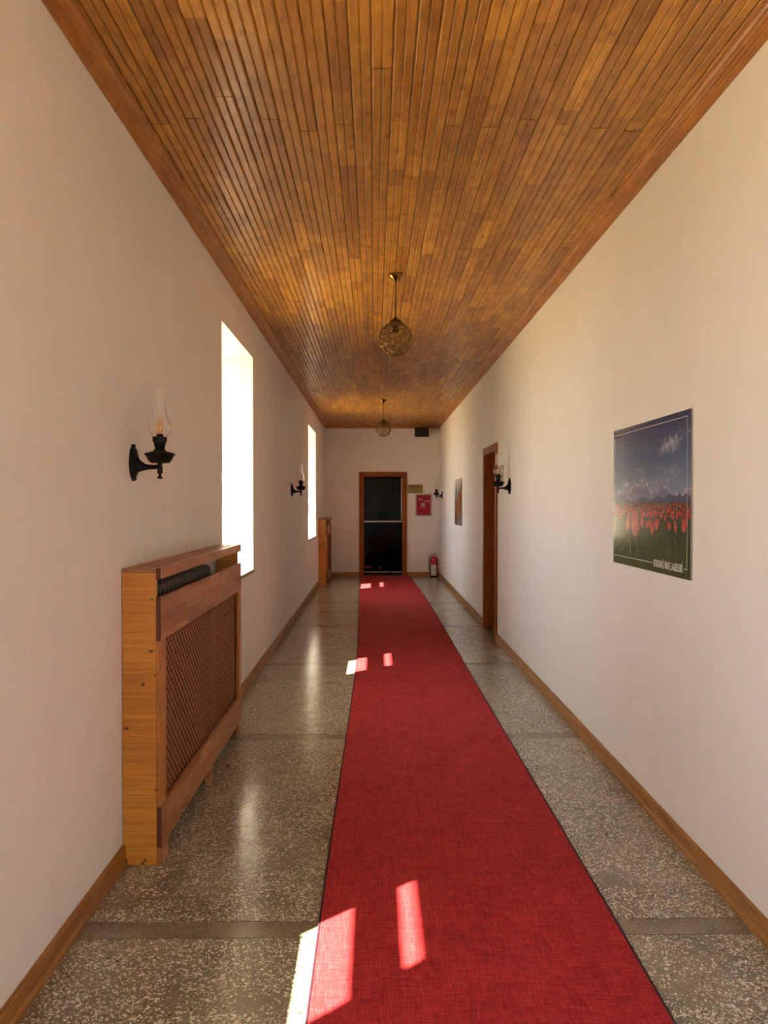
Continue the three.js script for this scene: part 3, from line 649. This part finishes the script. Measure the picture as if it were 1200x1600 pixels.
const plaqueTex = canvasTexture(512, 288, (g, W, H) => {
  const r = rng(91); g.fillStyle = '#8d7a3f'; g.fillRect(0, 0, W, H);
  for (let i = 0; i < 900; i++) { g.fillStyle = `rgba(${r() < 0.5 ? '70,58,24' : '176,156,92'},0.05)`; g.fillRect(0, r() * H, W, 1); }
  g.fillStyle = '#2a2114';
  const line = (x0, x1, y, h, step) => { for (let x = x0; x < x1; x += step) if (r() < 0.86) g.fillRect(x, y - h / 2 + r() * 2, step * 0.72, h * between(0.75, 1, r)); };
  line(30, 380, 46, 16, 13); line(40, 372, 92, 24, 14); line(18, 76, 240, 14, 10);
});
printed('brass_door_plaque', 0.325, 0.19, 0.004, plaqueTex, { roughness: 0.5, metalness: 0.5 }, M.brass, 0.872, 1.885, -BACK, 0, 'gold plaque with dark lettering above the red framed notice', 'plaque');
printed('brass_door_plaque', 0.27, 0.18, 0.004, plaqueTex, { roughness: 0.5, metalness: 0.5 }, M.brass, XR, 1.885, -7.72, -Math.PI / 2, 'gold plaque on the wall behind an oil lamp sconce', 'plaque');

// red notice in a clip frame
{
  const tex = canvasTexture(384, 544, (g, W, H) => {
    const r = rng(17); g.fillStyle = '#a9283a'; g.fillRect(0, 0, W, H);
    for (let i = 0; i < 90; i++) { g.strokeStyle = r() < 0.5 ? 'rgba(206,92,108,0.35)' : 'rgba(120,8,24,0.4)'; g.lineWidth = between(3, 16, r); const x = r() * W, y = r() * H; g.beginPath(); g.moveTo(x, y); g.bezierCurveTo(x + between(-60, 60, r), y + between(-60, 60, r), x + between(-90, 90, r), y + between(-90, 90, r), x + between(-120, 120, r), y + between(-120, 120, r)); g.stroke(); }
    g.fillStyle = 'rgba(240,214,214,0.85)'; const line = (x, w, y, h) => { for (let p = x; p < x + w; p += 13) if (r() < 0.85) g.fillRect(p, y, 10, h); };
    line(48, 130, 84, 16); line(40, 150, 122, 16); line(200, 160, 148, 18); line(220, 130, 172, 12);
    g.fillStyle = '#d8cdc8'; g.fillRect(132, 220, 96, 96); g.fillStyle = '#a89a92'; g.fillRect(142, 230, 76, 76);
  });
  const o = group('framed_red_notice', 1.049, 1.535, -BACK), w = 0.36, h = 0.485, f = 0.028;
  mesh('backing', boxAt(-w / 2 + 0.004, w / 2 - 0.004, -h / 2 + 0.004, h / 2 - 0.004, 0, 0.006), M.white, o);
  mesh('frame', [boxAt(-w / 2, w / 2, h / 2 - f, h / 2, 0, 0.016, 0.004), boxAt(-w / 2, w / 2, -h / 2, -h / 2 + f, 0, 0.016, 0.004), boxAt(-w / 2, -w / 2 + f, -h / 2 + f, h / 2 - f, 0, 0.016, 0.004), boxAt(w / 2 - f, w / 2, -h / 2 + f, h / 2 - f, 0, 0.016, 0.004)], M.aluminium, o);
  mesh('print', new THREE.PlaneGeometry(w - 2 * f, h - 2 * f), phys({ map: tex, roughness: 0.6, specularIntensity: 0.5 }), o).position.z = 0.0075;
  top(o, 'red notice in a silver clip frame above the fire extinguisher', 'notice');
}

// ---------------------------------------------------------------- fire extinguisher
{
  const o = group('fire_extinguisher', 1.255, 0, -14.97);
  mesh('foot_ring', lathe([[0, 0], [0.083, 0], [0.086, 0.008], [0.086, 0.035], [0.08, 0.04], [0, 0.04]]), M.rubber, o);
  mesh('cylinder', lathe([[0, 0.035], [0.08, 0.035], [0.084, 0.05], [0.084, 0.36], [0.08, 0.395], [0.066, 0.425], [0.044, 0.443], [0.022, 0.45], [0, 0.45]], 36), M.red, o);
  const labelTex = canvasTexture(256, 384, (g, W, H) => {
    const r = rng(29); g.fillStyle = '#dedad2'; g.fillRect(0, 0, W, H); g.fillStyle = '#a03038'; for (let x = 20; x < 190; x += 15) g.fillRect(x, 28, 11, 22);
    g.fillStyle = '#6c6862'; for (let y = 80; y < 350; y += 22) for (let x = 24; x < 230; x += 12) if (r() < 0.7) g.fillRect(x, y, 9, 8);
    g.fillStyle = '#3c3a38'; g.beginPath(); g.ellipse(196, 190, 22, 30, 0, 0, 6.3); g.fill(); g.fillStyle = '#b8b4ad'; g.fillRect(60, 280, 90, 60);
  });
  const band = new THREE.CylinderGeometry(0.0846, 0.0846, 0.225, 20, 1, true, -0.95, 1.5).translate(0, 0.155, 0);
  mesh('label', band, std({ map: labelTex, roughness: 0.5 }), o).userData.label = 'white instruction label';
  mesh('valve', [lathe([[0, 0.445], [0.02, 0.445], [0.02, 0.47], [0.014, 0.474], [0.014, 0.492], [0, 0.492]]), new THREE.CylinderGeometry(0.016, 0.016, 0.012, 18).rotateX(Math.PI / 2).translate(0.01, 0.476, 0.022)], M.aluminium, o);
  mesh('lever', [boxAt(-0.012, 0.012, 0, 0.006, 0, 0.012).rotateZ(0.4).translate(0, 0.492, 0), boxAt(0, 0.085, -0.004, 0.004, -0.009, 0.009, 0.002).rotateZ(0.55).translate(0.004, 0.49, 0), boxAt(0, 0.09, -0.004, 0.004, -0.009, 0.009, 0.002).rotateZ(-0.12).translate(0.004, 0.48, 0)], M.black, o);
  mesh('hose', tube([[-0.012, 0.478, 0.002], [-0.055, 0.474, 0.004], [-0.094, 0.43, 0.008], [-0.104, 0.33, 0.01], [-0.102, 0.2, 0.012], [-0.097, 0.08, 0.014]], 0.009, 36, 10), M.rubber, o);
  top(o, 'red fire extinguisher standing in the corner of the end wall', 'fire extinguisher');
}
// ---------------------------------------------------------------- loudspeaker under the ceiling
{
  const o = group('loudspeaker', 0.985, 3.075, -BACK), tilt = new THREE.Group();
  const body = mesh('cabinet', new RoundedBoxGeometry(0.29, 0.195, 0.19, 3, 0.014), M.black, o); body.position.z = 0.33; body.rotation.x = 0.12;
  const grille = mesh('grille', new RoundedBoxGeometry(0.265, 0.17, 0.012, 2, 0.005), M.rubber, body); grille.position.z = 0.097;
  const badge = mesh('badge', new THREE.BoxGeometry(0.018, 0.012, 0.002), M.aluminium, body); badge.position.set(-0.105, -0.02, 0.104);
  mesh('bracket', [boxAt(-0.05, 0.05, -0.06, 0.06, 0, 0.008), boxAt(-0.012, 0.012, -0.012, 0.012, 0.006, 0.24)], M.black, o);
  top(o, 'black box loudspeaker on the end wall below the ceiling', 'loudspeaker');
}

renderer.render(scene, camera);
